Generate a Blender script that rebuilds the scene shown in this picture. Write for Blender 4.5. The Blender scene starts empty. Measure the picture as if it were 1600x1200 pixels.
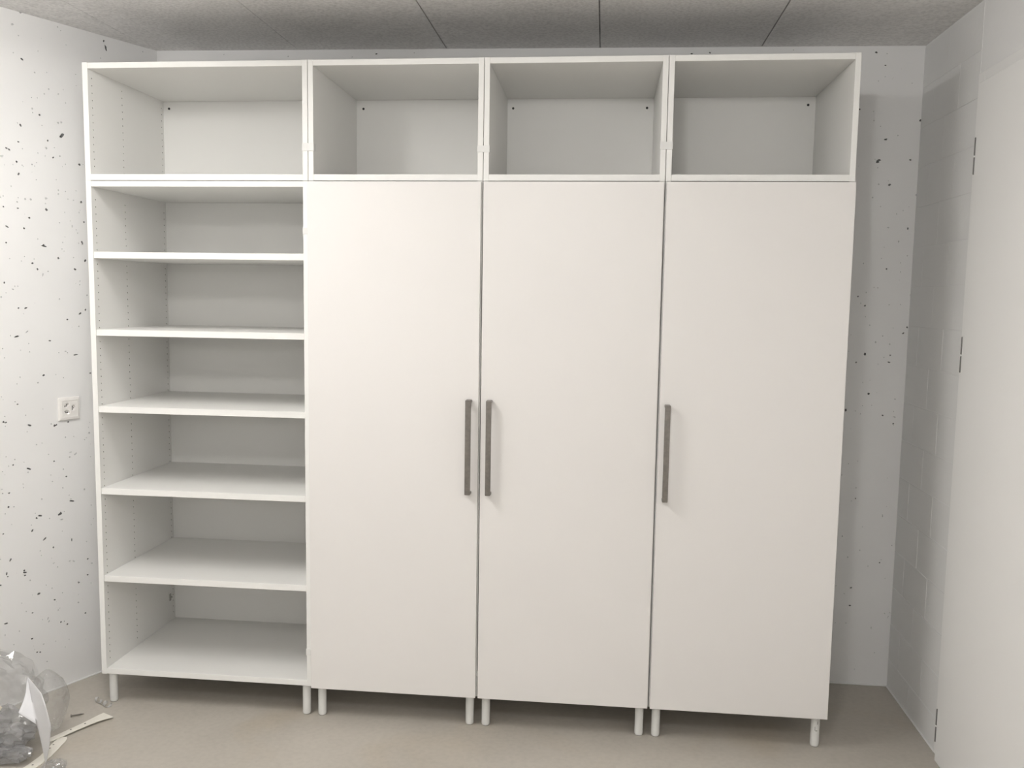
import bpy, bmesh, math, random
from mathutils import Vector, Matrix, noise
from mathutils.geometry import delaunay_2d_cdt

scene = bpy.context.scene
COL = scene.collection
R = math.radians

# ------------------------------------------------------------------ camera
cam_d = bpy.data.cameras.new('camera')
cam_d.sensor_fit = 'HORIZONTAL'
cam_d.sensor_width = 36.0
cam_d.lens = 1440.05 / 1600 * 36.0
cam_d.shift_x = 11.57 / 1600
cam_d.shift_y = 17.475 / 1600
cam_d.clip_start = 0.05
cam = bpy.data.objects.new('camera', cam_d)
cam.location = (1.81483, -3.10381, 1.52309)
cam.rotation_euler = (1.46436, -0.01465, 0.10813)
COL.objects.link(cam)
scene.camera = cam

# ------------------------------------------------------------------ world, lamps, exposure
world = bpy.data.worlds.new('world')
scene.world = world
world.use_nodes = True
world.node_tree.nodes['Background'].inputs[0].default_value = (1, 1, 1, 1)
world.node_tree.nodes['Background'].inputs[1].default_value = 0.0


def lamp(name, loc, watts, radius, colour):
    d = bpy.data.lights.new(name, 'POINT')
    d.energy = watts
    d.shadow_soft_size = radius
    d.color = colour
    o = bpy.data.objects.new(name, d)
    o.location = loc
    COL.objects.link(o)
    return o


WARM = (1.0, 0.978, 0.952)
TUBE_STRENGTH = 51.5      # emission of the fluorescent tube built further down
# the room's second lamp, then added fill lights behind the viewer
for k in range(3):
    lamp('far_lamp', (1.55 + .05 * k, -2.75, 2.34), 42.0 / 3, 0.08, WARM)
for k in range(6):  # unseen row of lights, added to lift the ambient level
    lamp('rear_fill', (-.7 + .68 * k, -4.5, 1.95), 33.0 / 6, 0.12, WARM)
scene.cycles.transparent_max_bounces = 48

scene.view_settings.view_transform = 'Standard'
scene.view_settings.look = 'None'
scene.view_settings.gamma = 1
scene.view_settings.use_curve_mapping = False
scene.view_settings.exposure = 0.0


# ------------------------------------------------------------------ materials
def new_mat(name):
    m = bpy.data.materials.new(name)
    m.use_nodes = True
    nt = m.node_tree
    nt.nodes.clear()
    out = nt.nodes.new('ShaderNodeOutputMaterial')
    bs = nt.nodes.new('ShaderNodeBsdfPrincipled')
    nt.links.new(bs.outputs[0], out.inputs[0])
    return m, nt, bs, out


def grainy(name, c1, c2, rough=0.6, scale=4.0, bump=0.0, bump_scale=60.0, detail=4, spec=0.5,
           metal=0.0, dist=0.002):
    """colour wandering between c1 and c2 on a noise, with a fine noise bump"""
    m, nt, bs, out = new_mat(name)
    N = nt.nodes.new
    tc = N('ShaderNodeTexCoord')
    n1 = N('ShaderNodeTexNoise')
    n1.inputs['Scale'].default_value = scale
    n1.inputs['Detail'].default_value = detail
    nt.links.new(tc.outputs['Object'], n1.inputs['Vector'])
    ramp = N('ShaderNodeValToRGB')
    ramp.color_ramp.elements[0].position = 0.32
    ramp.color_ramp.elements[1].position = 0.68
    ramp.color_ramp.elements[0].color = (*c1, 1)
    ramp.color_ramp.elements[1].color = (*c2, 1)
    nt.links.new(n1.outputs['Fac'], ramp.inputs['Fac'])
    nt.links.new(ramp.outputs[0], bs.inputs['Base Color'])
    bs.inputs['Roughness'].default_value = rough
    bs.inputs['Specular IOR Level'].default_value = spec
    bs.inputs['Metallic'].default_value = metal
    if bump > 0:
        n2 = N('ShaderNodeTexNoise')
        n2.inputs['Scale'].default_value = bump_scale
        n2.inputs['Detail'].default_value = 5
        nt.links.new(tc.outputs['Object'], n2.inputs['Vector'])
        b = N('ShaderNodeBump')
        b.inputs['Strength'].default_value = bump
        b.inputs['Distance'].default_value = dist
        nt.links.new(n2.outputs['Fac'], b.inputs['Height'])
        nt.links.new(b.outputs[0], bs.inputs['Normal'])
    return m


M_BOARD = grainy('white_melamine', (.835, .83, .805), (.845, .84, .815), .42, 3, .06, 220, spec=.35)
M_DOOR = grainy('white_door_foil', (.785, .765, .745), (.795, .775, .755), .38, 2, .05, 180, spec=.35)
M_PAINT = grainy('white_wall_paint', (.795, .793, .787), (.825, .823, .817), .85, 2.5, .25, 35, spec=.2)
M_BLOCK = grainy('white_painted_block', (.76, .76, .75), (.79, .79, .78), .8, 3, .30, 90, spec=.25)
M_RAW = grainy('raw_concrete_pit', (.13, .13, .13), (.27, .27, .265), .95, 90, .3, 300)
M_RAW_PALE = grainy('half_painted_pit', (.45, .45, .45), (.65, .65, .65), .9, 60, .2, 200)
M_LEG = grainy('white_plastic', (.74, .74, .72), (.78, .78, .76), .45, 20, .05, 200)
M_PAD = grainy('grey_foot_pad', (.30, .29, .27), (.36, .35, .33), .7, 40, .1, 200)
M_STEEL = grainy('brushed_dark_nickel', (.20, .185, .17), (.26, .24, .22), .38, 60, .1, 300, metal=.85)
M_DARK = grainy('dark_screw_cap', (.012, .012, .012), (.02, .02, .02), .5, 40, .1, 300)
M_HOLE = grainy('raw_board_hole', (.16, .15, .13), (.22, .21, .18), .9, 60, .1, 300)
M_HINGE = grainy('grey_hinge_steel', (.16, .155, .15), (.2, .195, .19), .5, 40, .05, 200, metal=.5)
M_LEAF = grainy('pale_door_lacquer', (.85, .845, .83), (.86, .855, .84), .5, 2, .04, 160, spec=.3)
M_SOCKET = grainy('socket_plastic', (.82, .80, .77), (.84, .82, .79), .35, 8, .03, 100)
M_PIN = grainy('socket_pin_hole', (.03, .03, .03), (.05, .05, .05), .6, 60, .05, 200)
M_CREAM = grainy('cream_plastic_strip', (.80, .77, .69), (.85, .82, .74), .55, 25, .05, 120)
M_CARD = grainy('pale_wood_offcut', (.72, .65, .54), (.80, .73, .62), .7, 30, .1, 120)
M_SMUDGE = grainy('grey_fitting', (.33, .32, .30), (.40, .39, .37), .5, 40, .05, 200)


def concrete(name, c_lo, c_hi, speck, scale, rough, bump, spec=.3, stain=None):
    m, nt, bs, out = new_mat(name)
    N = nt.nodes.new
    L = nt.links.new
    tc = N('ShaderNodeTexCoord')
    big = N('ShaderNodeTexNoise')
    big.inputs['Scale'].default_value = scale
    big.inputs['Detail'].default_value = 7
    big.inputs['Roughness'].default_value = .62
    L(tc.outputs['Object'], big.inputs['Vector'])
    r1 = N('ShaderNodeValToRGB')
    r1.color_ramp.elements[0].position = .3
    r1.color_ramp.elements[1].position = .7
    r1.color_ramp.elements[0].color = (*c_lo, 1)
    r1.color_ramp.elements[1].color = (*c_hi, 1)
    L(big.outputs['Fac'], r1.inputs['Fac'])
    fine = N('ShaderNodeTexNoise')
    fine.inputs['Scale'].default_value = scale * 34
    fine.inputs['Detail'].default_value = 6
    L(tc.outputs['Object'], fine.inputs['Vector'])
    r2 = N('ShaderNodeValToRGB')
    r2.color_ramp.elements[0].position = .30
    r2.color_ramp.elements[1].position = .60
    r2.color_ramp.elements[0].color = (*speck, 1)
    r2.color_ramp.elements[1].color = (1, 1, 1, 1)
    L(fine.outputs['Fac'], r2.inputs['Fac'])
    mix = N('ShaderNodeMix')
    mix.data_type = 'RGBA'
    mix.blend_type = 'MULTIPLY'
    mix.inputs['Factor'].default_value = 1
    L(r1.outputs[0], mix.inputs['A'])
    L(r2.outputs[0], mix.inputs['B'])
    last = mix.outputs['Result']
    if stain:
        st = N('ShaderNodeTexNoise')
        st.inputs['Scale'].default_value = 2.3
        st.inputs['Detail'].default_value = 3
        st.inputs['Distortion'].default_value = .6
        L(tc.outputs['Object'], st.inputs['Vector'])
        r3 = N('ShaderNodeValToRGB')
        r3.color_ramp.elements[0].position = .56
        r3.color_ramp.elements[1].position = .74
        r3.color_ramp.elements[0].color = (1, 1, 1, 1)
        r3.color_ramp.elements[1].color = (*stain, 1)
        L(st.outputs['Fac'], r3.inputs['Fac'])
        m2 = N('ShaderNodeMix')
        m2.data_type = 'RGBA'
        m2.blend_type = 'MULTIPLY'
        m2.inputs['Factor'].default_value = 1
        L(last, m2.inputs['A'])
        L(r3.outputs[0], m2.inputs['B'])
        last = m2.outputs['Result']
    L(last, bs.inputs['Base Color'])
    bs.inputs['Roughness'].default_value = rough
    bs.inputs['Specular IOR Level'].default_value = spec
    b = N('ShaderNodeBump')
    b.inputs['Strength'].default_value = bump
    b.inputs['Distance'].default_value = .003
    L(fine.outputs['Fac'], b.inputs['Height'])
    L(b.outputs[0], bs.inputs['Normal'])
    return m


M_FLOOR = concrete('floor_screed', (.43, .40, .352), (.51, .475, .42), (.93, .93, .93), 1.6, .55, .010, .35,
                   stain=(.98, .95, .90))
M_CEIL = concrete('ceiling_concrete', (.79, .78, .77), (.93, .92, .91), (.80, .80, .80), 2.6, .9, .5, .2)


def film(name, tint, haze, haze_col, rough=.10, bump=.5, gloss=.30):
    """clear plastic film: mostly see-through, a faint haze and sharp glints at the creases"""
    m, nt, bs, out = new_mat(name)
    nt.nodes.remove(bs)
    N = nt.nodes.new
    L = nt.links.new
    tc = N('ShaderNodeTexCoord')
    ns = N('ShaderNodeTexNoise')
    ns.inputs['Scale'].default_value = 42
    ns.inputs['Detail'].default_value = 4
    L(tc.outputs['Object'], ns.inputs['Vector'])
    b = N('ShaderNodeBump')
    b.inputs['Strength'].default_value = bump
    b.inputs['Distance'].default_value = .008
    L(ns.outputs['Fac'], b.inputs['Height'])
    tr = N('ShaderNodeBsdfTransparent')
    tr.inputs[0].default_value = (*tint, 1)
    df = N('ShaderNodeBsdfDiffuse')
    df.inputs[0].default_value = (*haze_col, 1)
    L(b.outputs[0], df.inputs['Normal'])
    tl = N('ShaderNodeBsdfTranslucent')
    tl.inputs[0].default_value = (*haze_col, 1)
    ad = N('ShaderNodeMixShader')
    ad.inputs[0].default_value = .4
    L(df.outputs[0], ad.inputs[1])
    L(tl.outputs[0], ad.inputs[2])
    m1 = N('ShaderNodeMixShader')
    m1.inputs[0].default_value = haze
    L(tr.outputs[0], m1.inputs[1])
    L(ad.outputs[0], m1.inputs[2])
    gl = N('ShaderNodeBsdfGlossy')
    gl.inputs['Roughness'].default_value = rough
    L(b.outputs[0], gl.inputs['Normal'])
    lw = N('ShaderNodeLayerWeight')
    lw.inputs['Blend'].default_value = .25
    L(b.outputs[0], lw.inputs['Normal'])
    mr = N('ShaderNodeMapRange')
    mr.inputs['To Min'].default_value = .07
    mr.inputs['To Max'].default_value = gloss
    L(lw.outputs['Facing'], mr.inputs['Value'])
    m2 = N('ShaderNodeMixShader')
    L(mr.outputs[0], m2.inputs[0])
    L(m1.outputs[0], m2.inputs[1])
    L(gl.outputs[0], m2.inputs[2])
    L(m2.outputs[0], out.inputs[0])
    return m


M_FILM = film('clear_bag_film', (.97, .97, .97), .10, (.74, .74, .74), .05, .22, .45)
M_FILM_IN = film('crumpled_grey_film', (.90, .90, .90), .45, (.62, .62, .63), .08, .3, .45)
M_FILM_PALE = film('pale_film', (.97, .97, .97), .85, (.88, .88, .88))


def sheet_mat():
    m, nt, bs, out = new_mat('white_foam_sheet')
    N = nt.nodes.new
    L = nt.links.new
    tc = N('ShaderNodeTexCoord')
    ns = N('ShaderNodeTexNoise')
    ns.inputs['Scale'].default_value = 30
    L(tc.outputs['Object'], ns.inputs['Vector'])
    rp = N('ShaderNodeValToRGB')
    rp.color_ramp.elements[0].color = (.80, .80, .82, 1)
    rp.color_ramp.elements[1].color = (.86, .86, .87, 1)
    L(ns.outputs['Fac'], rp.inputs['Fac'])
    df = N('ShaderNodeBsdfDiffuse')
    tl = N('ShaderNodeBsdfTranslucent')
    L(rp.outputs[0], df.inputs[0])
    L(rp.outputs[0], tl.inputs[0])
    mx = N('ShaderNodeMixShader')
    mx.inputs[0].default_value = .12
    L(df.outputs[0], mx.inputs[1])
    L(tl.outputs[0], mx.inputs[2])
    nt.nodes.remove(bs)
    L(mx.outputs[0], out.inputs[0])
    return m


M_SHEET = sheet_mat()


# ------------------------------------------------------------------ mesh helpers
def link(name, bm, mats, parent=None, smooth=False):
    me = bpy.data.meshes.new(name)
    bm.normal_update()
    bm.to_mesh(me)
    bm.free()
    for m in (mats if isinstance(mats, (list, tuple)) else [mats]):
        me.materials.append(m)
    if smooth:
        for p in me.polygons:
            p.use_smooth = True
    o = bpy.data.objects.new(name, me)
    COL.objects.link(o)
    if parent is not None:
        o.parent = parent
    return o


def empty(name, loc):
    o = bpy.data.objects.new(name, None)
    o.empty_display_size = .05
    o.location = loc
    COL.objects.link(o)
    return o


def tag(o, label=None, cat=None, group=None, kind=None):
    if label:
        o['label'] = label
    if cat:
        o['category'] = cat
    if group:
        o['group'] = group
    if kind:
        o['kind'] = kind
    return o


def add_box(bm, x0, x1, y0, y1, z0, z1, bev=0.0, seg=1):
    b = bmesh.new()
    v = [b.verts.new(p) for p in ((x0, y0, z0), (x1, y0, z0), (x1, y1, z0), (x0, y1, z0),
                                  (x0, y0, z1), (x1, y0, z1), (x1, y1, z1), (x0, y1, z1))]
    for f in ((3, 2, 1, 0), (4, 5, 6, 7), (0, 1, 5, 4), (1, 2, 6, 5), (2, 3, 7, 6), (3, 0, 4, 7)):
        b.faces.new([v[i] for i in f])
    if bev > 0:
        bmesh.ops.bevel(b, geom=list(b.edges), offset=bev, segments=seg, affect='EDGES', profile=.5)
    merge(bm, b)


def merge(bm, b, mi=None):
    idx = {}
    for v in b.verts:
        idx[v] = bm.verts.new(v.co)
    for f in b.faces:
        try:
            nf = bm.faces.new([idx[v] for v in f.verts])
            nf.material_index = f.material_index if mi is None else mi
            nf.smooth = f.smooth
        except ValueError:
            pass
    b.free()


def box(name, x0, x1, y0, y1, z0, z1, mat, parent=None, bev=.0008):
    bm = bmesh.new()
    add_box(bm, x0, x1, y0, y1, z0, z1, bev)
    return link(name, bm, mat, parent)


def add_lathe(bm, cx, cy, prof, n=24):
    rings = []
    for r, z in prof:
        rings.append([bm.verts.new((cx + r * math.cos(2 * math.pi * k / n), cy + r * math.sin(2 * math.pi * k / n), z))
                      for k in range(n)])
    for a, b in zip(rings, rings[1:]):
        for k in range(n):
            bm.faces.new((a[k], a[(k + 1) % n], b[(k + 1) % n], b[k])).smooth = True
    bm.faces.new(rings[0][::-1])
    bm.faces.new(rings[-1])


def blob(rng, r1, r2, ang, n):
    """irregular pit outline around the origin, counter-clockwise"""
    ca, sa = math.cos(ang), math.sin(ang)
    pts = []
    for k in range(n):
        t = 2 * math.pi * k / n
        j = 1 + rng.uniform(-.28, .25)
        x, y = r1 * j * math.cos(t), r2 * j * math.sin(t)
        pts.append((x * ca - y * sa, x * sa + y * ca))
    return pts


def pitted_face(bm, to3d, rect, pits):
    """a flat face over rect with real recesses. pits: (outline, depth, material_index).
    to3d(s, z, depth) -> point; depth goes into the wall."""
    s0, s1, z0, z1 = rect
    verts = [Vector(p) for p in ((s0, z0), (s1, z0), (s1, z1), (s0, z1))]
    faces = [[0, 1, 2, 3]]
    for outline, d, mi in pits:
        k = len(verts)
        verts += [Vector(p) for p in outline]
        faces.append(list(range(k, k + len(outline))))
    ov, oe, of, _, _, orig = delaunay_2d_cdt(verts, [], faces, 1, 1e-6)
    bv = [bm.verts.new(to3d(v.x, v.y, 0)) for v in ov]
    for f, src in zip(of, orig):
        if any(i > 0 for i in src):
            continue
        try:
            bm.faces.new([bv[i] for i in f])
        except ValueError:
            pass
    for outline, d, mi in pits:
        cx = sum(p[0] for p in outline) / len(outline)
        cz = sum(p[1] for p in outline) / len(outline)
        n = len(outline)
        a = [bm.verts.new(to3d(p[0], p[1], 0)) for p in outline]
        b = [bm.verts.new(to3d(cx + (p[0] - cx) * .72, cz + (p[1] - cz) * .72, d)) for p in outline]
        for k in range(n):
            f = bm.faces.new((a[k], a[(k + 1) % n], b[(k + 1) % n], b[k]))
            f.material_index = mi
        f = bm.faces.new(b)
        f.material_index = mi


# ------------------------------------------------------------------ the room
YB = .577                        # back wall
XL = -.0146                      # its left corner
XR = 2.9712                      # right wall
YF = -5.0
AL = .43809                      # the left wall splays open by 25 degrees
TL = Vector((-math.sin(AL), -math.cos(AL), 0))
NL = Vector((math.cos(AL), -math.sin(AL), 0))
CL = Vector((XL, YB, 0))


def ceil_z(x):
    return 2.4918 - .00697 * (x + .0146)


LEFT_PITS = "0.573,2.333,5.2,2.7,30,1 0.603,2.445,4.6,4.4,0,0 0.527,2.297,3.6,3.4,0,0 0.481,2.307,2.2,2,0,0 0.476,2.249,3.2,3,0,0 0.494,2.229,3,2.7,0,0 0.439,2.239,3.3,3,0,0 0.543,2.207,2.2,2,0,0 0.521,2.21,2.2,2,0,0 0.432,2.478,3,2.7,0,0 0.42,2.468,2,1.8,0,0 0.401,2.422,2.1,1.8,0,0 0.366,2.324,2.4,2.1,0,0 0.571,2.494,4.7,3.3,0,1 0.243,2.473,4.4,2.4,-60,1 0.235,2.449,4.2,9.6,-15,1 0.259,2.406,2.5,2.1,0,0 0.149,2.493,2.3,1.9,0,0 0.068,2.473,2.7,2.2,0,0 0.541,2.169,3.6,3.4,0,0 0.541,2.155,2.2,2,0,0 0.515,2.151,3.2,2.7,0,1 0.588,2.103,2.8,4.9,-30,1 0.599,2.109,2.1,2,0,0 0.507,2.115,2.2,2,0,0 0.444,2.135,4.1,3.7,0,0 0.431,2.139,3.8,3.5,0,0 0.43,2.092,7.7,5.1,-35,1 0.435,2.086,5.1,3.5,0,1 0.487,2.065,3.2,3,0,1 0.599,2.044,4.2,2.2,0,1 0.643,2.016,4.6,2.9,40,1 0.634,2.012,4.2,2.7,30,1 0.584,2.022,2.1,2,0,0 0.661,1.986,6.9,3.3,-10,0 0.608,1.974,3.1,2.9,0,1 0.588,1.964,2.1,2,0,0 0.494,2.037,4,3.7,0,0 0.462,2.043,2.3,2.1,0,0 0.468,2.007,4,2.8,-30,1 0.441,2.015,3.1,2.8,0,0 0.602,1.932,4.7,2.9,-45,1 0.551,1.971,2.9,2.7,0,0 0.541,1.967,2.2,2,0,0 0.533,1.98,2.2,2,0,0 0.363,1.995,4.3,3.8,0,1 0.347,1.997,2.4,2.1,0,0 0.537,1.919,2.2,2.1,0,0 0.459,1.928,2.3,2.1,0,0 0.38,1.896,2.4,2.1,0,0 0.452,1.891,2.3,2.1,0,0 0.632,1.886,2.1,2,0,0 0.622,1.962,2.1,2,0,0 0.527,2.015,2.2,2,0,0 0.662,1.849,2.1,2,0,0 0.672,1.844,2.7,2.7,0,0 0.608,1.848,2.1,2,0,0 0.612,1.833,3.1,2.9,0,0 0.61,1.811,3.3,2.3,0,1 0.663,1.812,2.8,2.2,0,1 0.582,1.846,3.6,3.4,0,0 0.561,1.846,3.9,3.6,0,0 0.502,1.856,5,4.6,0,0 0.505,1.837,2.2,2.1,0,0 0.502,1.815,4.5,4.6,0,1 0.453,1.877,3.1,2.8,0,0 0.424,1.889,2.3,2.1,0,0 0.415,1.862,2.3,2.1,0,0 0.392,1.86,2.4,2.1,0,0 0.36,1.855,4.3,4.8,0,1 0.371,1.816,2.4,2.2,0,0 0.569,1.781,4.1,2.7,0,1 0.652,1.743,5.6,2.7,25,1 0.59,1.742,3.8,2.7,30,1 0.452,1.772,2.3,2.1,0,0 0.352,1.782,3.2,2.6,0,1 0.401,1.762,2.9,4.8,0,0 0.385,1.751,2.4,2.2,0,0 0.38,1.739,2.4,2.2,0,0 0.362,1.703,3.8,6.5,-20,1 0.377,1.701,2.4,2.2,0,0 0.517,1.683,11,2.8,8,1 0.518,1.687,3.2,2.8,0,1 0.54,1.707,2.2,2.1,0,0 0.658,1.687,2.8,2.5,0,1 0.442,1.7,2.3,2.1,0,0 0.446,1.676,2.3,2.1,0,0 0.438,1.668,2.3,2.1,0,0 0.462,1.641,4.1,3.3,30,1 0.648,1.632,2.1,2,0,0 0.593,1.642,2.2,2.1,0,0 0.605,1.625,2.1,2.1,0,0 0.564,1.619,3.7,2.3,0,1 0.557,1.634,2.2,2.1,0,0 0.545,1.598,3.2,3.5,0,1 0.505,1.591,3,2.8,0,0 0.525,1.579,2.5,7,15,0 0.352,1.637,3.8,5.3,30,1 0.396,1.602,4.8,3.4,0,1 0.4,1.646,2.4,2.2,0,0 0.671,1.547,2.8,3.8,30,1 0.377,1.559,2.4,2.2,0,0 0.378,1.545,2.4,2.2,0,0 0.633,1.535,2.1,2,0,0 0.622,1.535,2.1,2.1,0,0 0.641,1.524,4.7,2.3,20,0 0.685,1.496,3.4,3.4,0,0 0.666,1.511,2.1,2,0,0 0.464,1.49,3.1,2.9,0,0 0.623,1.457,3.1,2.7,0,1 0.595,1.457,5.1,2.8,-15,1 0.381,1.435,5.9,3.2,-25,1 0.358,1.45,3,3.4,20,1 0.435,1.414,3.1,2.9,0,1 0.388,1.387,3.2,2.9,0,0 0.349,1.505,3.3,2.9,0,0 0.634,1.355,7.6,2.5,-15,1 0.595,1.371,6.3,2.5,-35,0 0.508,1.336,4.8,1.9,5,1 0.447,1.294,4.7,2.4,0,0 0.439,1.289,2.4,2.2,0,0 0.406,1.279,8.5,2.4,-8,1 0.474,1.29,2.3,2.2,0,0 0.59,1.329,2.2,2.1,0,0 0.588,1.298,2.2,2.1,0,0 0.687,1.314,2.1,2,0,0 0.682,1.281,2.1,2,0,0 0.537,1.209,4.3,3.3,-20,1 0.561,1.183,3.2,3.8,0,0 0.628,1.208,2.1,2.1,0,0 0.346,1.205,4.1,2,0,1 0.459,1.195,2.3,2.2,0,0 0.641,1.111,3.6,2.1,0,1 0.65,1.121,2.1,2.1,0,0 0.69,1.072,2.1,2.1,0,0 0.695,1.052,3.7,3,30,1 0.687,1.049,4.2,2.3,-10,1 0.6,1.03,7.3,2.8,25,1 0.502,1.017,4.4,3.6,0,1 0.495,1.019,4.6,2.9,-30,1 0.515,1.025,3.1,2.9,0,0 0.446,1.025,3.4,2.4,0,1 0.36,0.973,4.1,3.8,0,0 0.46,0.968,3.1,2.9,0,0 0.38,0.949,2.4,2.2,0,0 0.372,0.955,2.5,2.2,0,0 0.576,0.955,3,2.9,0,0 0.554,0.958,2.2,2.2,0,0 0.42,0.899,8,3,-25,0 0.445,0.89,3.2,3,0,0 0.441,0.908,6.6,1.7,-10,0 0.357,0.879,2.5,2.3,0,0 0.509,0.883,3.1,2.4,0,1 0.692,0.926,2.1,2.1,0,0 0.66,0.911,2.1,2.1,0,0 0.667,0.892,3.1,2.6,0,1 0.684,0.89,2.1,2.1,0,0 0.626,0.896,2.2,2.1,0,0 0.608,0.869,8.8,2.6,22,1 0.612,0.857,3.4,2.4,0,0 0.473,0.847,3.1,2.9,0,0 0.462,0.817,3.7,2.5,0,1 0.707,0.874,2.1,2.1,0,0 0.633,0.817,2.2,2.1,0,0 0.519,0.807,2.3,2.2,0,0 0.53,0.912,2.3,2.2,0,0 0.713,0.81,4.6,2.3,0,0 0.71,0.795,2.8,2.8,0,0 0.686,0.792,3.8,2.1,-25,1 0.563,0.748,3.3,3.1,0,0 0.478,0.776,2.9,2.7,0,0 0.442,0.718,9,2.5,15,1 0.446,0.727,4,1.5,0,0 0.453,0.743,2.4,2.2,0,0 0.388,0.755,3.8,3.5,0,0 0.691,0.742,3.1,3,0,1 0.671,0.739,4,2.3,0,0 0.572,0.686,8.5,3.4,20,1 0.587,0.68,3.7,2.9,0,1 0.591,0.699,2.2,2.2,0,0 0.493,0.677,8.3,3.4,-15,1 0.49,0.682,2.6,3.4,0,1 0.487,0.655,6.8,2.2,0,0 0.476,0.684,2.4,2.2,0,0 0.608,0.658,2.2,2.2,0,0 0.605,0.637,2.5,5.5,35,1 0.558,0.595,7.3,3.2,-35,1 0.449,0.567,2.4,6.3,0,1 0.525,0.555,3.6,3,0,1 0.714,0.647,2.6,2.6,0,1 0.536,0.669,2.3,2.2,0,0 0.574,0.535,2.3,2.2,0,0 0.577,0.553,2.3,2.2,0,0 0.692,0.546,2.6,5,30,1 0.728,0.557,2.1,2.1,0,0 0.444,0.482,5.9,2.8,30,0 0.46,0.486,5.3,1.8,0,0 0.525,0.494,5.1,2.2,-20,0 0.511,0.475,2.3,2.2,0,0 0.384,0.476,3.3,2.6,0,1 0.367,0.455,5,2.8,0,0 0.387,0.413,3.3,2.6,0,1 0.387,0.547,2.5,2.3,0,0 0.364,0.61,2.5,2.3,0,0 0.361,0.687,2.5,2.3,0,0 0.64,0.486,7.3,2.6,10,1 0.642,0.494,3.2,2.4,0,1 0.64,0.475,3.4,2.9,0,1 0.708,0.499,2.3,4.9,15,1 0.704,0.487,2.8,2.6,0,1 0.621,0.452,2.7,2.7,0,0 0.427,0.395,3,2.8,0,0 0.632,0.803,2.2,2.1,0,0 0.704,0.719,2.1,2.1,0,0 0.732,0.462,3.7,1.9,-20,1 0.59,0.392,6,3.7,-10,1 0.426,0.392,4.3,3,30,1 0.528,0.351,3.6,2.5,0,1 0.537,0.399,2.3,2.2,0,0 0.495,0.37,2.4,2.2,0,0 0.43,0.313,3.3,3.1,0,0 0.515,0.307,2.3,2.2,0,0 0.402,0.263,3.3,2.6,0,1 0.657,0.374,2.2,2.2,0,0 0.641,0.338,2.2,2.2,0,0 0.617,0.326,3.2,2.2,0,1 0.557,0.287,2.3,5.4,35,0 0.554,0.274,2.3,5.4,45,0 0.579,0.289,2.3,2.2,0,0 0.506,0.257,3.4,3,0,1 0.492,0.256,2.4,2.3,0,0 0.48,0.24,4,2.5,-30,1 0.718,0.315,7.3,2.6,0,1 0.67,0.272,2.2,2.2,0,0 0.724,0.273,1.9,3.8,20,0 0.623,0.228,4.2,2.9,0,1 0.693,0.228,3.1,2.2,0,0 0.579,0.193,3.5,2,0,0 0.53,0.189,2.3,2.3,0,0 0.492,0.153,2.4,2.3,0,0 0.606,0.17,3,2.7,0,1 0.593,0.166,3,2.7,0,1 0.568,0.121,3.1,2.7,0,0 0.475,0.178,2.4,2.3,0,0"
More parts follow.
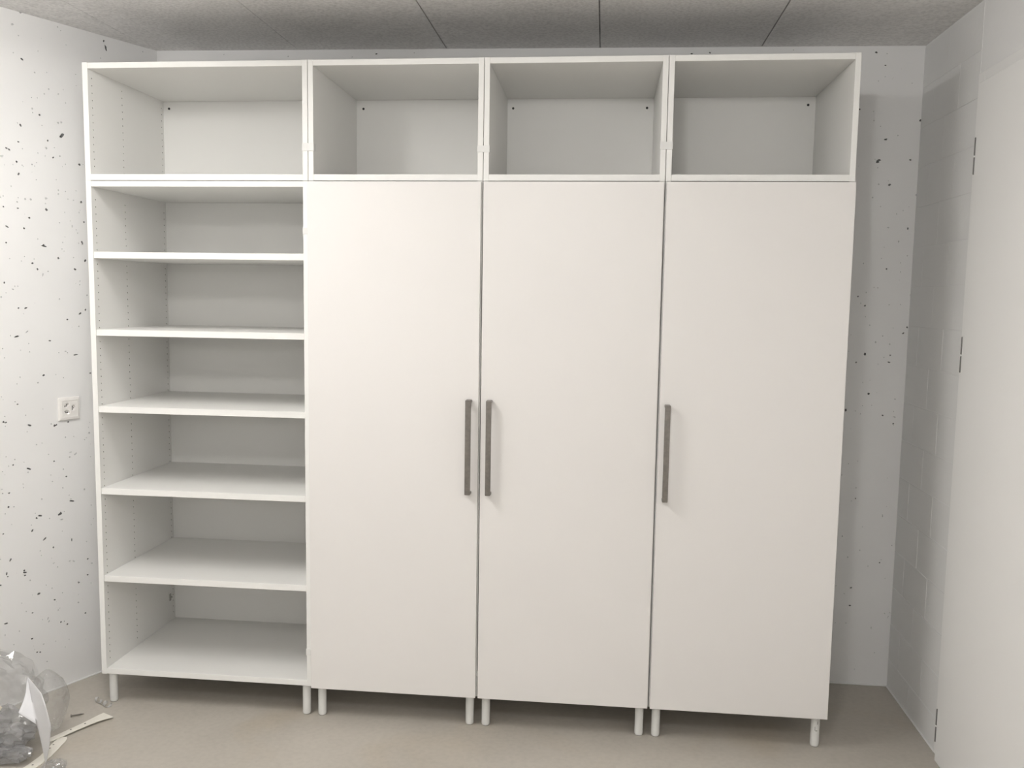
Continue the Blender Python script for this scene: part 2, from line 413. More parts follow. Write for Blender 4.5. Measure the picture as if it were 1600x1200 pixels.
BACK_PITS = "2.796,2.449,3.5,3,0,1 2.835,2.444,2.1,2.1,0,0 2.832,2.402,3,2.3,0,1 2.833,2.361,2.1,2.1,0,0 2.931,2.336,2.1,2.1,0,0 2.975,2.338,4.6,5.8,0,1 2.747,2.243,3,3,0,1 2.798,2.235,2.1,2.1,0,0 2.801,2.201,2.1,2.1,0,0 2.969,2.201,3.7,3.7,0,1 2.848,2.132,5.1,3.1,15,1 2.891,2.146,2.1,2.1,0,0 2.826,2.055,7.4,4.3,25,1 2.823,2.048,5.1,3.1,20,1 2.825,2.028,2.1,2.1,0,0 2.941,2.057,3.5,2.8,0,1 2.831,1.966,3,3.1,0,0 2.87,1.964,4.9,3.3,25,1 2.971,1.927,3.5,3.6,0,0 2.812,1.917,2.8,2.9,0,0 2.926,1.869,2.1,2.1,0,0 2.903,1.856,2.1,2.1,0,0 2.875,1.805,3.5,1.9,0,0 2.947,1.802,2.8,3.8,0,1 2.916,1.753,3.3,3.4,0,0 2.857,1.689,2.1,2.2,0,0 2.878,1.65,3.1,3.1,0,1 2.928,1.673,2.1,2.2,0,0 2.93,1.639,2.1,2.2,0,0 2.951,1.7,2.1,2.2,0,0 2.792,1.67,2.1,2.2,0,0 2.779,1.544,3.1,2.7,0,1 2.808,1.56,2.1,2.2,0,0 2.806,1.509,3.3,2.9,0,1 2.79,1.518,2.1,2.2,0,0 2.836,1.579,2.1,2.2,0,0 2.85,1.578,2.1,2.2,0,0 2.97,1.552,2.1,2.2,0,0 2.937,1.515,2.1,2.2,0,0 2.895,1.514,2.1,2.2,0,0 2.81,1.467,2.1,2.2,0,0 2.828,1.435,2.8,2.9,0,0 2.878,1.394,2.8,2.9,0,0 2.853,1.37,3.3,3.4,0,0 2.906,1.363,2.8,2.9,0,0 2.966,1.429,2.8,2.9,0,1 2.953,1.406,5.2,2.4,30,1 2.816,1.323,4.5,4.7,0,1 2.91,1.321,2.8,2.7,0,1 2.887,1.312,2.1,2.2,0,0 2.907,1.294,5.5,2.5,-15,1 2.867,1.286,2.1,2.2,0,0 2.785,1.291,3.1,2.7,0,1 2.755,1.333,2.2,2.2,0,0 2.814,1.214,2.2,2.2,0,0 2.838,1.17,3.8,3.5,0,1 2.938,1.152,4,2.5,0,0 2.818,1.123,2.2,2.2,0,0 2.852,1.125,2.2,2.2,0,0 2.756,1.105,3.8,5,0,1 2.792,1.102,2.2,2.3,0,0 2.812,1.091,2.2,2.3,0,0 2.935,1.104,2.1,2.2,0,0 2.939,1.082,5.2,2.5,-20,0 2.895,1.087,3.1,3,0,1 2.936,1.056,3.1,3,0,1 2.811,0.905,2.2,2.3,0,0 2.777,0.894,2.2,2.3,0,0 2.754,0.848,2.2,2.3,0,0 2.811,0.799,2.9,3.1,0,0 2.811,0.756,2.7,2.8,0,1 2.917,0.691,2.2,7.7,10,0 2.769,0.604,2.9,3.1,0,0 2.794,0.52,2.7,2.8,0,0 2.916,0.503,2.9,2.6,0,1 2.922,0.515,2.2,2.3,0,0 2.959,0.574,2.2,2.3,0,0 2.873,0.487,2.2,2.3,0,0 2.839,0.55,2.2,2.3,0,0 2.755,0.402,2.2,2.3,0,0 2.813,0.396,4.4,2.6,20,1 2.788,0.371,2.2,2.3,0,0 2.812,0.324,4.2,2.6,-10,1 2.941,0.441,2.2,2.3,0,0 2.76,0.25,2.2,2.4,0,0 2.801,0.251,2.2,2.4,0,0 2.899,0.237,3.4,5.2,0,0 2.917,0.135,2.2,2.4,0,0 2.844,0.063,2.2,2.4,0,0 2.947,0.298,2.2,2.3,0,0 2.962,0.287,2.2,2.3,0,0 2.966,0.303,2.2,2.3,0,0 2.959,0.282,2.2,2.3,0,0 0.892,2.468,3.9,2.4,0,1 1.044,2.47,2.3,2.2,0,0 0.794,2.458,2.3,2.2,0,0 2.118,2.453,3.6,2.4,0,1 2.186,2.456,3.6,2.8,0,1 2.495,2.462,2.1,2.1,0,0 0.533,2.463,2.4,2.2,0,0 0.267,2.474,2.4,2.2,0,0"



def parse(txt, seed):
    rng = random.Random(seed)
    out = []
    for it in txt.split():
        s, z, r1, r2, ang, dk = [float(q) for q in it.split(',')]
        r1, r2 = r1 / 1000, r2 / 1000
        n = 9 if max(r1, r2) > .003 else 7
        grow = 1.12 if dk else 1.0
        o = [(s + p[0], z + p[1]) for p in blob(rng, r1 * grow, r2 * grow, R(ang), n)]
        out.append((o, (.006 if dk else .0022), (1 if dk else 2)))
    return out


def scatter(seed, count, rect, avoid):
    rng = random.Random(seed)
    out = []
    for _ in range(count):
        s, z = rng.uniform(rect[0], rect[1]), rng.uniform(rect[2], rect[3])
        if avoid(s, z):
            continue
        r = rng.choice((.0012, .0015, .0018, .0022))
        out.append(([(s + p[0], z + p[1]) for p in blob(rng, r, r * rng.uniform(.7, 1.2), rng.uniform(0, 3), 6)],
                    .0015, 2))
    return out


# floor: an irregular slab that follows the splayed left wall
PL = CL + TL * ((YB - YF) / math.cos(AL))
bm = bmesh.new()
lo = [bm.verts.new((x, y, -.06)) for x, y in ((XL - .12, YB + .12), (XR + .12, YB + .12), (XR + .12, YF - .1), (PL.x - .15, YF - .1))]
hi = [bm.verts.new((v.co.x, v.co.y, 0)) for v in lo]
bm.faces.new(lo)
bm.faces.new(hi[::-1])
for k in range(4):
    bm.faces.new((lo[k], hi[k], hi[(k + 1) % 4], lo[(k + 1) % 4]))
tag(link('floor', bm, M_FLOOR), 'bare beige grey screed floor with faint stains', 'floor', kind='structure')

# back wall
back = []
rng = random.Random(3)
bm = bmesh.new()
pitted_face(bm, lambda s, z, d: (s, YB + d, z), (XL - .01, XR + .01, 0, 2.53),
            parse(BACK_PITS, 5) + scatter(8, 40, (2.64, 2.95, .05, 2.4), lambda s, z: False))
add_box(bm, XL - .1, XR + .1, YB + .008, YB + .10, 0, 2.53)
tag(link('wall_back', bm, [M_PAINT, M_RAW, M_RAW_PALE]), 'white painted concrete wall behind the cabinets', 'wall',
    kind='structure')

# left wall, local s runs from the back corner towards the viewer
bm = bmesh.new()


def left3d(s, z, d):
    p = CL + TL * s - NL * d
    return (p.x, p.y, z)


SOCK_S, SOCK_Z = .443, 1.077


def near_socket(s, z):
    return abs(s - SOCK_S) < .05 and abs(z - SOCK_Z) < .05


lp = [p for p in parse(LEFT_PITS, 11)]
lp += scatter(21, 110, (.33, .95, .1, 2.45), near_socket)
lp += scatter(22, 220, (.95, 3.6, .1, 2.45), lambda s, z: False)
pitted_face(bm, left3d, (-.01, 6.2, 0, 2.53), lp)
k = [CL + TL * -.08 - NL * .008, CL + TL * 6.2 - NL * .008, CL + TL * 6.2 - NL * .1, CL + TL * -.08 - NL * .1]
v0 = [bm.verts.new((p.x, p.y, 0)) for p in k]
v1 = [bm.verts.new((p.x, p.y, 2.53)) for p in k]
bm.faces.new(v0)
bm.faces.new(v1[::-1])
for q in range(4):
    bm.faces.new((v0[q], v1[q], v1[(q + 1) % 4], v0[(q + 1) % 4]))
tag(link('wall_left', bm, [M_PAINT, M_RAW, M_RAW_PALE]), 'white painted concrete wall full of small air pits, left side',
    'wall', kind='structure')

# right wall: mortar plane with blocks standing just proud of it, then plain wall behind the door
bm = bmesh.new()
add_box(bm, XR + .0012, XR + .12, YF - .1, YB + .1, 0, 2.53)
wr = tag(link('wall_right', bm, M_PAINT), 'white painted block wall on the right beside the pale door', 'wall',
         kind='structure')
rng = random.Random(4)
joints = [0.0] + [.115 + .1468 * k for k in range(17)]
bi = 0
for c, z0 in enumerate(joints):
    z1 = joints[c + 1] if c + 1 < len(joints) else 2.53
    if z0 > 2.46:
        break
    off = (.155 if c % 2 else .03)
    ys = [YB]
    y = YB - .25 + (.13 if c % 2 else 0) + (YB - .577)
    while y > .08:
        ys.append(y)
        y -= .25
    ys.append(.033)
    for ya, yb in zip(ys, ys[1:]):
        pr = rng.uniform(0, .0006)
        bm = bmesh.new()
        hj = .0018 if z0 < 1.3 else .0007
        add_box(bm, XR - pr * (1 if z0 < 1.3 else .3), XR + .01, yb + hj, ya - hj, z0 + hj, min(z1, 2.5) - hj, .0009 if z0 < 1.3 else .0004)
        link('block', bm, M_BLOCK, wr)
bm = bmesh.new()
# front wall, behind the viewer
add_box(bm, PL.x - .2, XR + .1, YF - .1, YF, 0, 2.53)
tag(link('wall_front', bm, M_PAINT), 'plain white wall behind the viewer', 'wall', kind='structure')

# ceiling: slab with rough concrete boards under it, open joints between them
bm = bmesh.new()


def add_tilt(bm, x0, x1, y0, y1, lo, up, bev=0):
    b = bmesh.new()
    pts = []
    for z in (lo, up):
        for x, y in ((x0, y0), (x1, y0), (x1, y1), (x0, y1)):
            pts.append(b.verts.new((x, y, ceil_z(x) + z)))
    for f in ((3, 2, 1, 0), (4, 5, 6, 7), (0, 1, 5, 4), (1, 2, 6, 5), (2, 3, 7, 6), (3, 0, 4, 7)):
        b.faces.new([pts[i] for i in f])
    if bev:
        bmesh.ops.bevel(b, geom=list(b.edges), offset=bev, segments=1, affect='EDGES')
    merge(bm, b)


add_tilt(bm, PL.x - .15, XR + .1, YF - .05, YB + .1, .012, .08)
ce = tag(link('ceiling', bm, M_CEIL), 'rough grey concrete ceiling with long straight joints', 'ceiling', kind='structure')
seams = [PL.x - .1, -1.828, -1.227, -.626, -.025, .575, 1.174, 1.771, 2.377, XR + .05]
for a, b in zip(seams, seams[1:]):
    bm = bmesh.new()
    ga = .0007 if abs(a) < .7 else .0022
    gb = .0007 if abs(b) < .7 else .0022
    add_tilt(bm, a + ga, b - gb, YF - .02, YB + .05, 0, .0122, .0006)
    link('ceiling_panel', bm, M_CEIL, ce)

# sealant beads along the floor
bm = bmesh.new()
add_box(bm, XL, XR, YB - .005, YB + .001, 0, .005, .001)
tag(link('trim_1', bm, M_PAINT), 'thin white sealant bead along the floor at the back wall', 'trim', kind='structure')
bm = bmesh.new()
add_box(bm, XR - .005, XR + .001, .033, YB - .006, 0, .005, .001)
tag(link('trim_2', bm, M_PAINT), 'thin white sealant bead along the floor under the block wall', 'trim', kind='structure')
bm = bmesh.new()
b = bmesh.new()
add_box(b, 0, .006, -6, 0, 0, .005, .001)
bmesh.ops.transform(b, matrix=Matrix.Translation(CL) @ Matrix.Rotation(-AL, 4, 'Z'), verts=b.verts)
merge(bm, b)
tag(link('trim_3', bm, M_PAINT), 'thin white sealant bead along the floor at the pitted wall', 'trim', kind='structure')

# the pale door on the right wall
dr = tag(empty('door_1', (XR, -.48, 0)), 'pale flush door in a slim frame on the right wall', 'door', kind='structure')


def under(o, p):
    o.parent = p
    o.matrix_parent_inverse = Matrix.Translation(-p.location)
    return o


bm = bmesh.new()
for y0, y1, z0, z1 in ((-.016, .033, 0, 2.243), (-1.0, -.951, 0, 2.243), (-.951, -.016, 2.190, 2.243)):
    add_box(bm, XR - .004, XR + .008, y0, y1, z0, z1, .0012)
under(link('door_frame', bm, M_LEAF), dr)
LEAF = XR - .022
under(box('door_leaf', LEAF, XR - .0042, -.945, -.026, .0015, 2.203, M_LEAF, None, .002), dr)
for zc in (1.981, 1.360, .122):
    bm = bmesh.new()
    hz = .057
    for a, b in ((zc - hz, zc - .004), (zc + .001, zc + hz)):
        add_lathe(bm, XR - .0215, -.0225, [(.0018, a), (.0027, a + .002), (.0027, b - .002), (.0018, b)], 12)
    h = under(link('hinge', bm, M_HINGE), dr)
    bm = bmesh.new()
    add_lathe(bm, XR - .0215, -.0225, [(.0031, zc - .004), (.0031, zc + .001)], 12)
    p = link('hinge_ring', bm, M_LEAF)
    p.parent = h

# ------------------------------------------------------------------ ceiling tube lamp (just above the frame)
def emission(name, col, strength):
    m = bpy.data.materials.new(name)
    m.use_nodes = True
    nt = m.node_tree
    nt.nodes.clear()
    out = nt.nodes.new('ShaderNodeOutputMaterial')
    em = nt.nodes.new('ShaderNodeEmission')
    em.inputs[0].default_value = (*col, 1)
    em.inputs[1].default_value = strength
    nt.links.new(em.outputs[0], out.inputs[0])
    return m


M_TUBE = emission('lit_tube', WARM, TUBE_STRENGTH)
tl = empty('tube_lamp', (.385, -1.16, 2.425))
tl.rotation_euler = (0, 0, -math.atan(.33))      # local Y runs along the tube
tag(tl, 'long white fluorescent lamp under the ceiling, just above the picture', 'lamp')
bm = bmesh.new()
add_box(bm, -.03, .03, -.53, .53, -.016, .056, .004)
link('lamp_housing', bm, M_LEG, tl)
for y in (-.533, .533):
    bm = bmesh.new()
    add_box(bm, -.058, .058, y - .006, y + .006, -.066, .006, .003)
    link('lamp_end_cap', bm, M_LEG, tl)
bm = bmesh.new()
add_box(bm, -.055, .055, -.525, .525, -.062, -.016, .006)
link('lamp_diffuser', bm, M_TUBE, tl)

# ------------------------------------------------------------------ wall socket
so = empty('wall_socket', CL + TL * SOCK_S + Vector((0, 0, SOCK_Z)))
so.rotation_euler = (0, 0, -AL)      # local +X looks into the room, local +Y runs towards the corner
tag(so, 'square white three-outlet wall socket on the pitted left wall', 'socket')
bm = bmesh.new()
b = bmesh.new()
rings = []
for hw, x in ((.0435, 0), (.0435, .004), (.0405, .0085), (.0315, .0105), (.0295, .0095)):
    rings.append([b.verts.new((x, s * hw, t * hw)) for s, t in ((-1, -1), (1, -1), (1, 1), (-1, 1))])
for a, c in zip(rings, rings[1:]):
    for q in range(4):
        b.faces.new((a[q], a[(q + 1) % 4], c[(q + 1) % 4], c[q]))
b.faces.new(rings[0][::-1])
merge(bm, b)
link('socket_frame', bm, M_SOCKET, so)
bm = bmesh.new()
wells = []
centres = ((-.0125, .0125, 35), (-.0115, -.0125, -25), (.0145, .001, 90))


def hexo(cy, cz, r, rot, n=8, sq=.72):
    o = []
    for q in range(n):
        t = 2 * math.pi * q / n
        x, y = r * math.cos(t), r * sq * math.sin(t)
        c, s = math.cos(R(rot)), math.sin(R(rot))
        o.append((cy + x * c - y * s, cz + x * s + y * c))
    return o


for cy, cz, rot in centres:
    wells.append((hexo(cy, cz, .0122, rot), .0075, 0))
pitted_face(bm, lambda s, z, d: (.0098 - d, s, z), (-.0294, .0294, -.0294, .0294), wells)
ins = link('socket_insert', bm, M_SOCKET, so)
for cy, cz, rot in centres:
    for q, dz in ((-.0052, 0), (0, -.0028), (.0052, 0)):
        c, s = math.cos(R(rot)), math.sin(R(rot))
        y, z = cy + q * c - dz * s, cz + q * s + dz * c
        bm = bmesh.new()
        b = bmesh.new()
        bmesh.ops.create_cone(b, cap_ends=True, segments=10, radius1=.0021, radius2=.0021, depth=.0012)
        bmesh.ops.transform(b, matrix=Matrix.Translation((.0026, y, z)) @ Matrix.Rotation(math.pi / 2, 4, 'Y'), verts=b.verts)
        merge(bm, b)
        link('pin_hole', bm, M_PIN, ins)

# ------------------------------------------------------------------ cabinets
T = .019
D0, D1 = 0.0, .562
ZB, ZJ, ZT = .115, 1.905, 2.305
X = [0.0, .8, 1.4, 2.0, 2.6]
rng = random.Random(9)


def at(p, bmfun, name, mat, smooth=False):
    """build a part in world coordinates and hang it on the thing p"""
    bm = bmesh.new()
    bmfun(bm)
    o = link(name, bm, mat, p, smooth)
    o.matrix_parent_inverse = Matrix.Translation(-Vector(p.location))
    return o


def board(p, name, x0, x1, y0, y1, z0, z1, mat=None):
    return at(p, lambda bm: add_box(bm, x0, x1, y0, y1, z0, z1, .0008), name, mat or M_BOARD)


def drilled_side(p, x0, z0, z1, zs):
    """left side panel whose inner face carries three columns of shelf-pin holes"""
    def make(bm):
        xi = x0 + T
        b = bmesh.new()
        v = [b.verts.new(q) for q in ((x0, D0, z0), (xi, D0, z0), (xi, D1, z0), (x0, D1, z0),
                                      (x0, D0, z1), (xi, D0, z1), (xi, D1, z1), (x0, D1, z1))]
        for f in ((3, 2, 1, 0), (4, 5, 6, 7), (0, 1, 5, 4), (2, 3, 7, 6), (3, 0, 4, 7)):
            b.faces.new([v[i] for i in f])
        merge(bm, b)
        holes = []
        for y in (.026, .228, .535):
            for z in zs:
                holes.append(([(y + .0023 * math.cos(2 * math.pi * q / 8), z + .0023 * math.sin(2 * math.pi * q / 8))
                               for q in range(8)], .009, 1))
        pitted_face(bm, lambda s, z, d: (xi - d, s, z), (D0, D1, z0, z1), holes)
    return at(p, make, 'side_panel', [M_BOARD, M_HOLE])


def add_leg(bm, x, y):
    add_lathe(bm, x, y, [(.0105, .0012), (.0128, .002), (.0142, .0045), (.0147, .0085), (.0147, .112), (.0147, ZB)], 28)


def leg(p, x, y):
    o = at(p, lambda bm: add_leg(bm, x, y), 'leg', M_LEG, True)
    for poly in o.data.polygons:
        poly.use_smooth = len(poly.vertices) == 4
    pad = at(p, lambda bm: add_lathe(bm, x, y, [(.0120, 0), (.0125, .0006), (.0125, .0018)], 20), 'foot_pad', M_PAD)
    pad.parent = o
    return o


def frame_box(p, x0, x1, z0, z1, drilled=None):
    if drilled:
        drilled_side(p, x0, z0, z1, drilled)
    else:
        board(p, 'side_panel', x0 + .0009, x0 + T, D0, D1, z0, z1)
    board(p, 'side_panel', x1 - T, x1 - .0009, D0, D1, z0, z1)
    board(p, 'top_panel', x0 + T, x1 - T, D0 + .0006, D1, z1 - T - .001, z1 - .0006)
    board(p, 'bottom_panel', x0 + T, x1 - T, D0 + .0006, D1 - .0005, z0 + .0006, z0 + T + .0025)
    board(p, 'back_panel', x0 + T, x1 - T, .551, .556, z0 + T + .0025, z1 - T - .001)


def screw(p, x, z):
    def make(bm):
        b = bmesh.new()
        add_lathe(b, 0, 0, [(.0046, 0), (.0046, .0012), (.0036, .0022), (.0012, .0026)], 14)
        bmesh.ops.transform(b, matrix=Matrix.Translation((x, .551, z)) @ Matrix.Rotation(math.pi / 2, 4, 'X'), verts=b.verts)
        merge(bm, b)
    o = at(p, make, 'screw_cap', M_DARK)
    o['label'] = 'black screw cap'


def bracket(p, x, z, s):
    """small grey corner fitting low at the back of a box"""
    def make(bm):
        add_box(bm, min(x, x + s * .003), max(x, x + s * .003), .500, .512, z, z + .030, .0008)
        add_box(bm, min(x, x + s * .007), max(x, x + s * .007), .500, .515, z + .010, z + .018, .0008)
    at(p, make, 'corner_fitting', M_SMUDGE)


tops = [
    ('white open top box, widest of the four, over the open shelf unit', 0),
    ('white open top box second from the left, beside the widest one', 1),
    ('white open top box third from the left, over the middle door', 2),
    ('white open top box at the right end, nearest the block wall', 3),
]
screws = {0: [(.044, 2.258)], 1: [(.847, 2.252)], 2: [(1.441, 2.250), (1.955, 2.248)], 3: [(2.553, 2.255)]}
for lab, i in tops:
    p = tag(empty('open_top_box', ((X[i] + X[i + 1]) / 2, .28, ZJ)), lab, 'cabinet', 'open boxes along the top of the cabinets')
    zs = [ZJ + .052 + .025 * q for q in range(13)] if i == 0 else None
    frame_box(p, X[i], X[i + 1], ZJ + .0008, ZT, zs)
    for sx, sz in screws[i]:
        screw(p, sx, sz)
    if i in (1, 2):
        bracket(p, X[i] + T, ZJ + .055, 1)

# open shelf unit
p = tag(empty('shelf_unit', (.4, .28, 0)), 'tall white open shelf unit with five shelves at the left end', 'shelf unit')
frame_box(p, X[0], X[1], ZB, ZJ, [ZB + .052 + .025 * q for q in range(68)])
for zt in (1.6594, 1.3864, 1.1115, .8126, .4879):
    board(p, 'shelf', X[0] + T + .0006, X[1] - T - .0006, .0022, .548, zt - .0225, zt)
bracket(p, X[0] + T, .225, 1)
for x in (X[0] + .029, X[1] - .029):
    for y in (.028, .52):
        leg(p, x, y)

# cabinets with doors
labs = ['tall white cabinet beside the shelf unit, handle at its right edge',
        'tall white middle cabinet between the other two doors, handle at its left edge',
        'tall white cabinet at the right end with a handle at its left edge']
hx = [(1.355, 1.374), (1.4255, 1.4435), (2.0205, 2.0390)]
DF = -.0165
for i in (1, 2, 3):
    p = tag(empty('tall_cabinet', ((X[i] + X[i + 1]) / 2, .28, 0)), labs[i - 1], 'cabinet', 'tall cabinets with plain doors')
    frame_box(p, X[i], X[i + 1], ZB, ZJ)
    dx0 = X[i] + (.0015 if i == 1 else .0042)
    dx1 = X[i + 1] - (.0042 if i < 3 else .0005)
    d = at(p, lambda bm: add_box(bm, dx0, dx1, DF, -.0028, ZB + .0005, ZJ - .0035, .0010, 2), 'door', M_DOOR)
    a, b = hx[i - 1]

    def make(bm, a=a, b=b):
        bb = bmesh.new()
        z0, z1 = .849, 1.174
        yf, yi, yd = DF - .035, DF - .026, DF + .0002
        t = .009
        prof = [(yd, z0), (yf, z0), (yf, z1), (yd, z1), (yd, z1 - t), (yi, z1 - t), (yi, z0 + t), (yd, z0 + t)]
        l = [bb.verts.new((a, y, z)) for y, z in prof]
        r = [bb.verts.new((b, y, z)) for y, z in prof]
        n = len(prof)
        for q in range(n):
            bb.faces.new((l[q], l[(q + 1) % n], r[(q + 1) % n], r[q]))
        for s in (l, r):
            for q in ((0, 1, 6, 7), (1, 2, 5, 6), (2, 3, 4, 5)):
                bb.faces.new([s[k] for k in q])
        bmesh.ops.recalc_face_normals(bb, faces=bb.faces)
        bmesh.ops.bevel(bb, geom=[e for e in bb.edges if e.is_manifold and e.calc_face_angle(0) > .5], offset=.0012, segments=2, affect='EDGES')
        merge(bm, bb)
    h = at(p, make, 'handle', M_STEEL)
    h.parent = d
    h['label'] = 'dark brushed metal bar handle'
    for x in (X[i] + .029, X[i + 1] - .029):
        for y in (.028, .52):
            o = leg(p, x, y)
            if i == 3 and x > 2.3 and y < .1:
                # small adjustment slots on the front of the end leg
                def slots(bm, x=x, y=y):
                    for dx, z0, z1, w in ((.004, .082, .093, .0035), (-.0035, .060, .074, .0020), (.0012, .058, .0615, .0060)):
                        yy = y - math.sqrt(max(.0147 ** 2 - dx * dx, 0)) + .0002
                        add_box(bm, x + dx - w / 2, x + dx + w / 2, yy - .0006, yy + .003, z0, z1, .0003)
                s = at(p, slots, 'slot_mark', M_SMUDGE)
                s.parent = o


def clip(name, x, z0, z1, w, label, x_lo=None, fy=.0020):
    xa = x - w / 2 if x_lo is None else x_lo
    xb = x + w / 2
    o = empty(name, (x, 0, z0))
    tag(o, label, 'clip', 'connector clips on the cabinet seams')

    def make(bm):
        add_box(bm, xa, xb, -fy, -.0002, z0, z1, .0004)
    at(o, make, 'clip_plate', M_LEG)

    def arms(bm):
        add_box(bm, xa, xa + .0014, -.0002, .022, z0 + .001, z1 - .001, .0003)
    at(o, arms, 'clip_arm', M_LEG)

    def arm2(bm):
        add_box(bm, xb - .0014, xb, -.0002, .022, z0 + .001, z1 - .001, .0003)
    at(o, arm2, 'clip_arm', M_LEG)
    return o


clip('connector_clip', .8, 2.005, 2.031, .0412, 'small white connector clip on the seam between the two leftmost top boxes')
clip('connector_clip', 1.4, 1.999, 2.021, .0412, 'small white connector clip on the seam between the two middle top boxes')
clip('connector_clip', 2.0, 2.007, 2.032, .0412, 'small white connector clip on the seam left of the rightmost top box')
clip('connector_clip', .8, 1.726, 1.748, .0412, 'small white connector clip high on the shelf unit edge, half behind the first door')
clip('connector_clip', .8, .231, .256, .0412, 'small white connector clip low on the shelf unit edge, half behind the first door')
clip('connector_clip', 1.4, .188, .208, .0412, 'tiny white connector clip low in the gap between the first and second doors')

# ------------------------------------------------------------------ clutter in the left corner
rng = random.Random(17)


def ridged(p, s):
    return 1 - abs(noise.noise(p * s)) * 2


def film_blob(name, centre, radii, mat, seed, sub=5, big=.16, mid=.10, fine=.05, parent=None, tilt=0):
    bm = bmesh.new()
    bmesh.ops.create_icosphere(bm, subdivisions=sub, radius=1)
    off = Vector((seed * 3.7, seed * 1.3, seed * 2.1))
    for v in bm.verts:
        p = v.co.normalized()
        f = 1 + big * noise.noise(p * 1.6 + off) + mid * (ridged(p + off, 3.4) - .5) + fine * (ridged(p + off * 2, 8.5) - .5) \
            + fine * .45 * (ridged(p + off * 3, 19) - .5)
        q = Vector((p.x * radii[0] * f, p.y * radii[1] * f, p.z * radii[2] * f))
        w = Matrix.Rotation(tilt, 3, 'Y') @ q + Vector(centre)
        if w.z < .003:
            w.z = .003 + .004 * abs(noise.noise(p * 9 + off))
        v.co = w
    return link(name, bm, mat, parent)


bag = film_blob('plastic_bag', (-.187, -.355, .150), (.175, .130, .165), M_FILM, 3.1, 4, .16, .17, .09)
tag(bag, 'clear plastic rubbish bag slumped against the pitted left wall', 'bag')
lobe = film_blob('bag_fold', (-.040, -.27, .125), (.062, .07, .105), M_FILM, 5.3, 5, .10, .05, .015, bag)
wad = film_blob('crumpled_film', (-.150, -.40, .080), (.125, .090, .070), M_FILM_IN, 7.7, 4, .2, .26, .18)
tag(wad, 'wad of crumpled grey packing film inside the clear bag', 'packing film')
band = film_blob('film_band', (-.075, -.455, .030), (.085, .030, .026), M_FILM_IN, 12.4, 4, .2, .3, .2, wad, -.12)

# offcut of pale board poking up inside the bag
bm = bmesh.new()
add_box(bm, -.016, .016, -.012, .012, -.025, .025, .002)
o = link('board_offcut', bm, M_CARD)
o.location = (-.118, -.44, .165)
o.rotation_euler = (.5, .6, .3)
tag(o, 'cream coloured board offcut showing inside the clear bag', 'offcut')

# folded white foam sheet standing in front of the bag: a grey upright fold and a flap that leans out and catches the lamp
def ribbon_grid(bm, left, right, cols, rows):
    def along(pts, t):
        f = t * (len(pts) - 1)
        k = min(int(f), len(pts) - 2)
        return Vector(pts[k]).lerp(Vector(pts[k + 1]), f - k)
    g = []
    for r in range(rows + 1):
        a, c = along(left, r / rows), along(right, r / rows)
        row = []
        for q in range(cols + 1):
            p = a.lerp(c, q / cols)
            p += Vector((.6, -.8, 0)) * .0022 * noise.noise(p * 24)
            row.append(bm.verts.new(p))
        g.append(row)
    for r in range(rows):
        for q in range(cols):
            bm.faces.new((g[r][q], g[r + 1][q], g[r + 1][q + 1], g[r][q + 1]))


sheet_l = [(-0.023, -0.4, 0.269), (0.004, -0.43, 0.232), (0.028, -0.455, 0.195), (0.056, -0.478, 0.144), (0.065, -0.47, 0.07), (0.0598, -0.45, 0.003)]
sheet_r = [(-0.013, -0.405, 0.267), (0.085, -0.495, 0.263), (0.111, -0.515, 0.234), (0.127, -0.515, 0.164), (0.099, -0.485, 0.086), (0.0625, -0.451, 0.003)]
flap_l = [(-0.025, -0.4, 0.264), (-0.011, -0.43, 0.231), (-0.001, -0.46, 0.213), (-0.001, -0.485, 0.188)]
flap_r = [(-0.023, -0.4, 0.269), (0.004, -0.43, 0.232), (0.028, -0.455, 0.195), (0.053, -0.477, 0.15)]
bm = bmesh.new()
ribbon_grid(bm, sheet_l, sheet_r, 8, 26)
ribbon_grid(bm, flap_l, flap_r, 6, 14)
bmesh.ops.remove_doubles(bm, verts=bm.verts, dist=.0012)
bmesh.ops.recalc_face_normals(bm, faces=bm.faces)
bmesh.ops.solidify(bm, geom=bm.faces, thickness=.0010)
o = link('foam_sheet', bm, M_SHEET, None, True)
tag(o, 'folded white foam sheet standing upright against the clear bag', 'packing sheet')


# cream plastic strips on the floor
def strip(name, centreline, widths, holes, label, group, zf, hole_r=.0032):
    """flat strip: centreline points (x, y), half widths, zf(t) = height of its upper side"""
    pts = [Vector((q[0], q[1], 0)) for q in centreline]
    n = len(pts)
    bm = bmesh.new()
    rows = []
    for k, c in enumerate(pts):
        t = (pts[min(k + 1, n - 1)] - pts[max(k - 1, 0)]).normalized()
        nn = Vector((-t.y, t.x, 0))
        z = zf(k / (n - 1))
        w = widths[k]
        rows.append([bm.verts.new((c.x + nn.x * w * s, c.y + nn.y * w * s, z + dz)) for s, dz in ((-1, 0), (1, 0), (1, -.0026), (-1, -.0026))])
    for a, b in zip(rows, rows[1:]):
        for q in range(4):
            bm.faces.new((a[q], a[(q + 1) % 4], b[(q + 1) % 4], b[q]))
    bm.faces.new(rows[0][::-1])
    bm.faces.new(rows[-1])
    bmesh.ops.recalc_face_normals(bm, faces=bm.faces)
    o = link(name, bm, M_CREAM)
    for x, y, z in holes:
        hb = bmesh.new()
        add_lathe(hb, x, y, [(hole_r, z - .0004), (hole_r, z + .0003)], 12)
        link('punched_hole', hb, M_HOLE, o)
    tag(o, label, 'plastic strip', group)
    return o


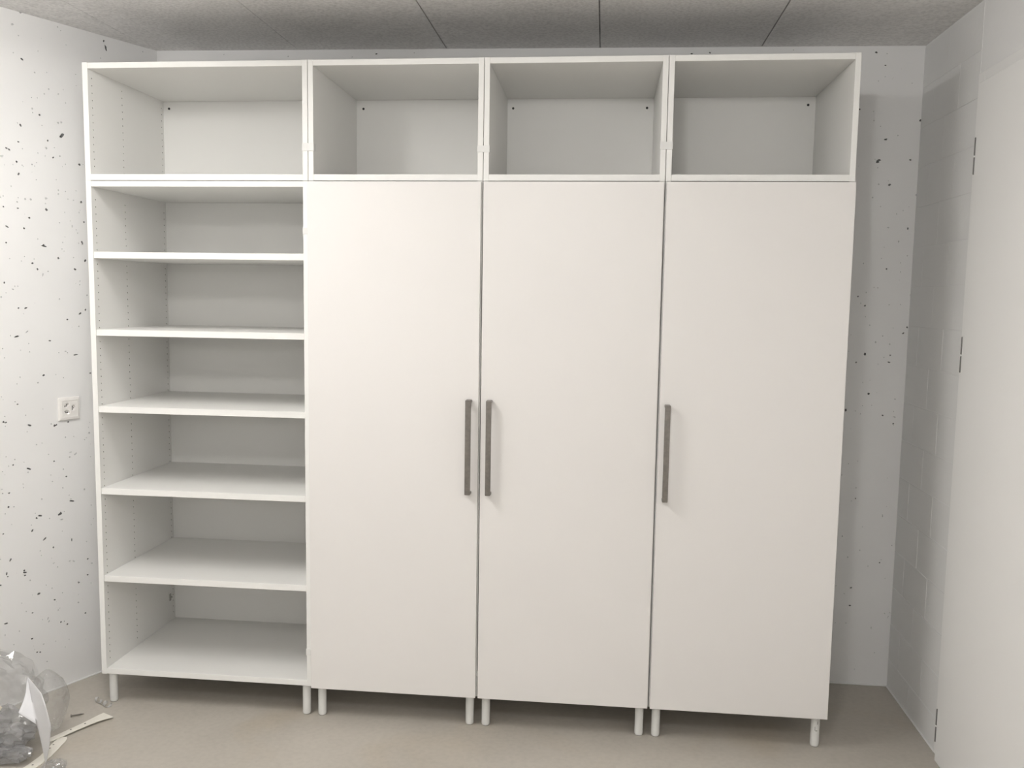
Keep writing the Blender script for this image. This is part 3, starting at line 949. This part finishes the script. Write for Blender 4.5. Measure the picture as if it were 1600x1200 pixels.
strip('plastic_strip', [(-.030, -.318), (-.004, -.270), (.020, -.222), (.040, -.182), (.054, -.150), (.066, -.124), (.078, -.100)],
      [.0120, .0125, .0130, .0145, .0180, .0235, .0290], [(.037, -.181, .0105), (.012, -.228, .0100)],
      'cream plastic strip with a flared end nearest the front left leg', 'strips on the floor by the bag',
      lambda t: .0045 + .006 * math.sin(t * 2.6))
strip('plastic_strip', [(-.002, -.600), (.012, -.530), (.026, -.460), (.029, -.400), (.022, -.345), (.017, -.300), (.015, -.280), (.014, -.268)],
      [.0185, .0185, .0185, .0185, .0185, .0180, .0150, .007], [(.009, -.325, .0030), (.012, -.349, .0030), (.018, -.379, .0030), (.022, -.459, .0030)],
      'cream plastic strip with a rounded end and a row of holes under the white sheet', 'strips on the floor by the bag',
      lambda t: .0030)

# little debris
bm = bmesh.new()
b = bmesh.new()
add_lathe(b, 0, 0, [(.0012, 0), (.0052, .0004), (.0056, .002), (.0030, .0045), (.0026, .006), (.0026, .034), (.0005, .045)], 12)
bmesh.ops.transform(b, matrix=Matrix.Translation((-.052, -.124, .0060)) @ Matrix.Rotation(-.9, 4, 'Z') @ Matrix.Rotation(math.pi / 2 - .05, 4, 'X') @ Matrix.Rotation(math.pi, 4, 'Y'), verts=b.verts)
merge(bm, b)
tag(link('screw', bm, M_STEEL, None, True), 'small dark screw lying on the floor behind the flared strip', 'screw')


def curl(name, start, end, turns, r, width, label, mat, seed):
    rg = random.Random(seed)
    a, e = Vector(start), Vector(end)
    ax = (e - a).normalized()
    side = Vector((-ax.y, ax.x, 0))
    bm = bmesh.new()
    rows = []
    n = int(turns * 14)
    for k in range(n + 1):
        t = k / n
        th = turns * 2 * math.pi * t
        rr = r * (1 + .25 * math.sin(7 * t + seed))
        c = a + (e - a) * t + side * rr * math.cos(th) + Vector((0, 0, r * 1.25 + .001 + rr * math.sin(th)))
        w = ax * (width * (.6 + .4 * rg.random()))
        rows.append((bm.verts.new(c - w), bm.verts.new(c + w)))
    for p, q in zip(rows, rows[1:]):
        bm.faces.new((p[0], p[1], q[1], q[0]))
    bmesh.ops.solidify(bm, geom=bm.faces, thickness=.0004)
    o = link(name, bm, mat)
    return tag(o, label, 'film scrap')


curl('film_scrap', (-.030, .004, 0), (.046, -.034, 0), 3.2, .0085, .0060, 'twisted clear film scrap on the floor at the front left leg', M_FILM_PALE, 2)
o = film_blob('film_scrap', (.105, -.475, .012), (.030, .036, .016), M_FILM, 9.2, 4, .25, .3, .2)
tag(o, 'flattened clear film scrap at the foot of the white sheet', 'film scrap')
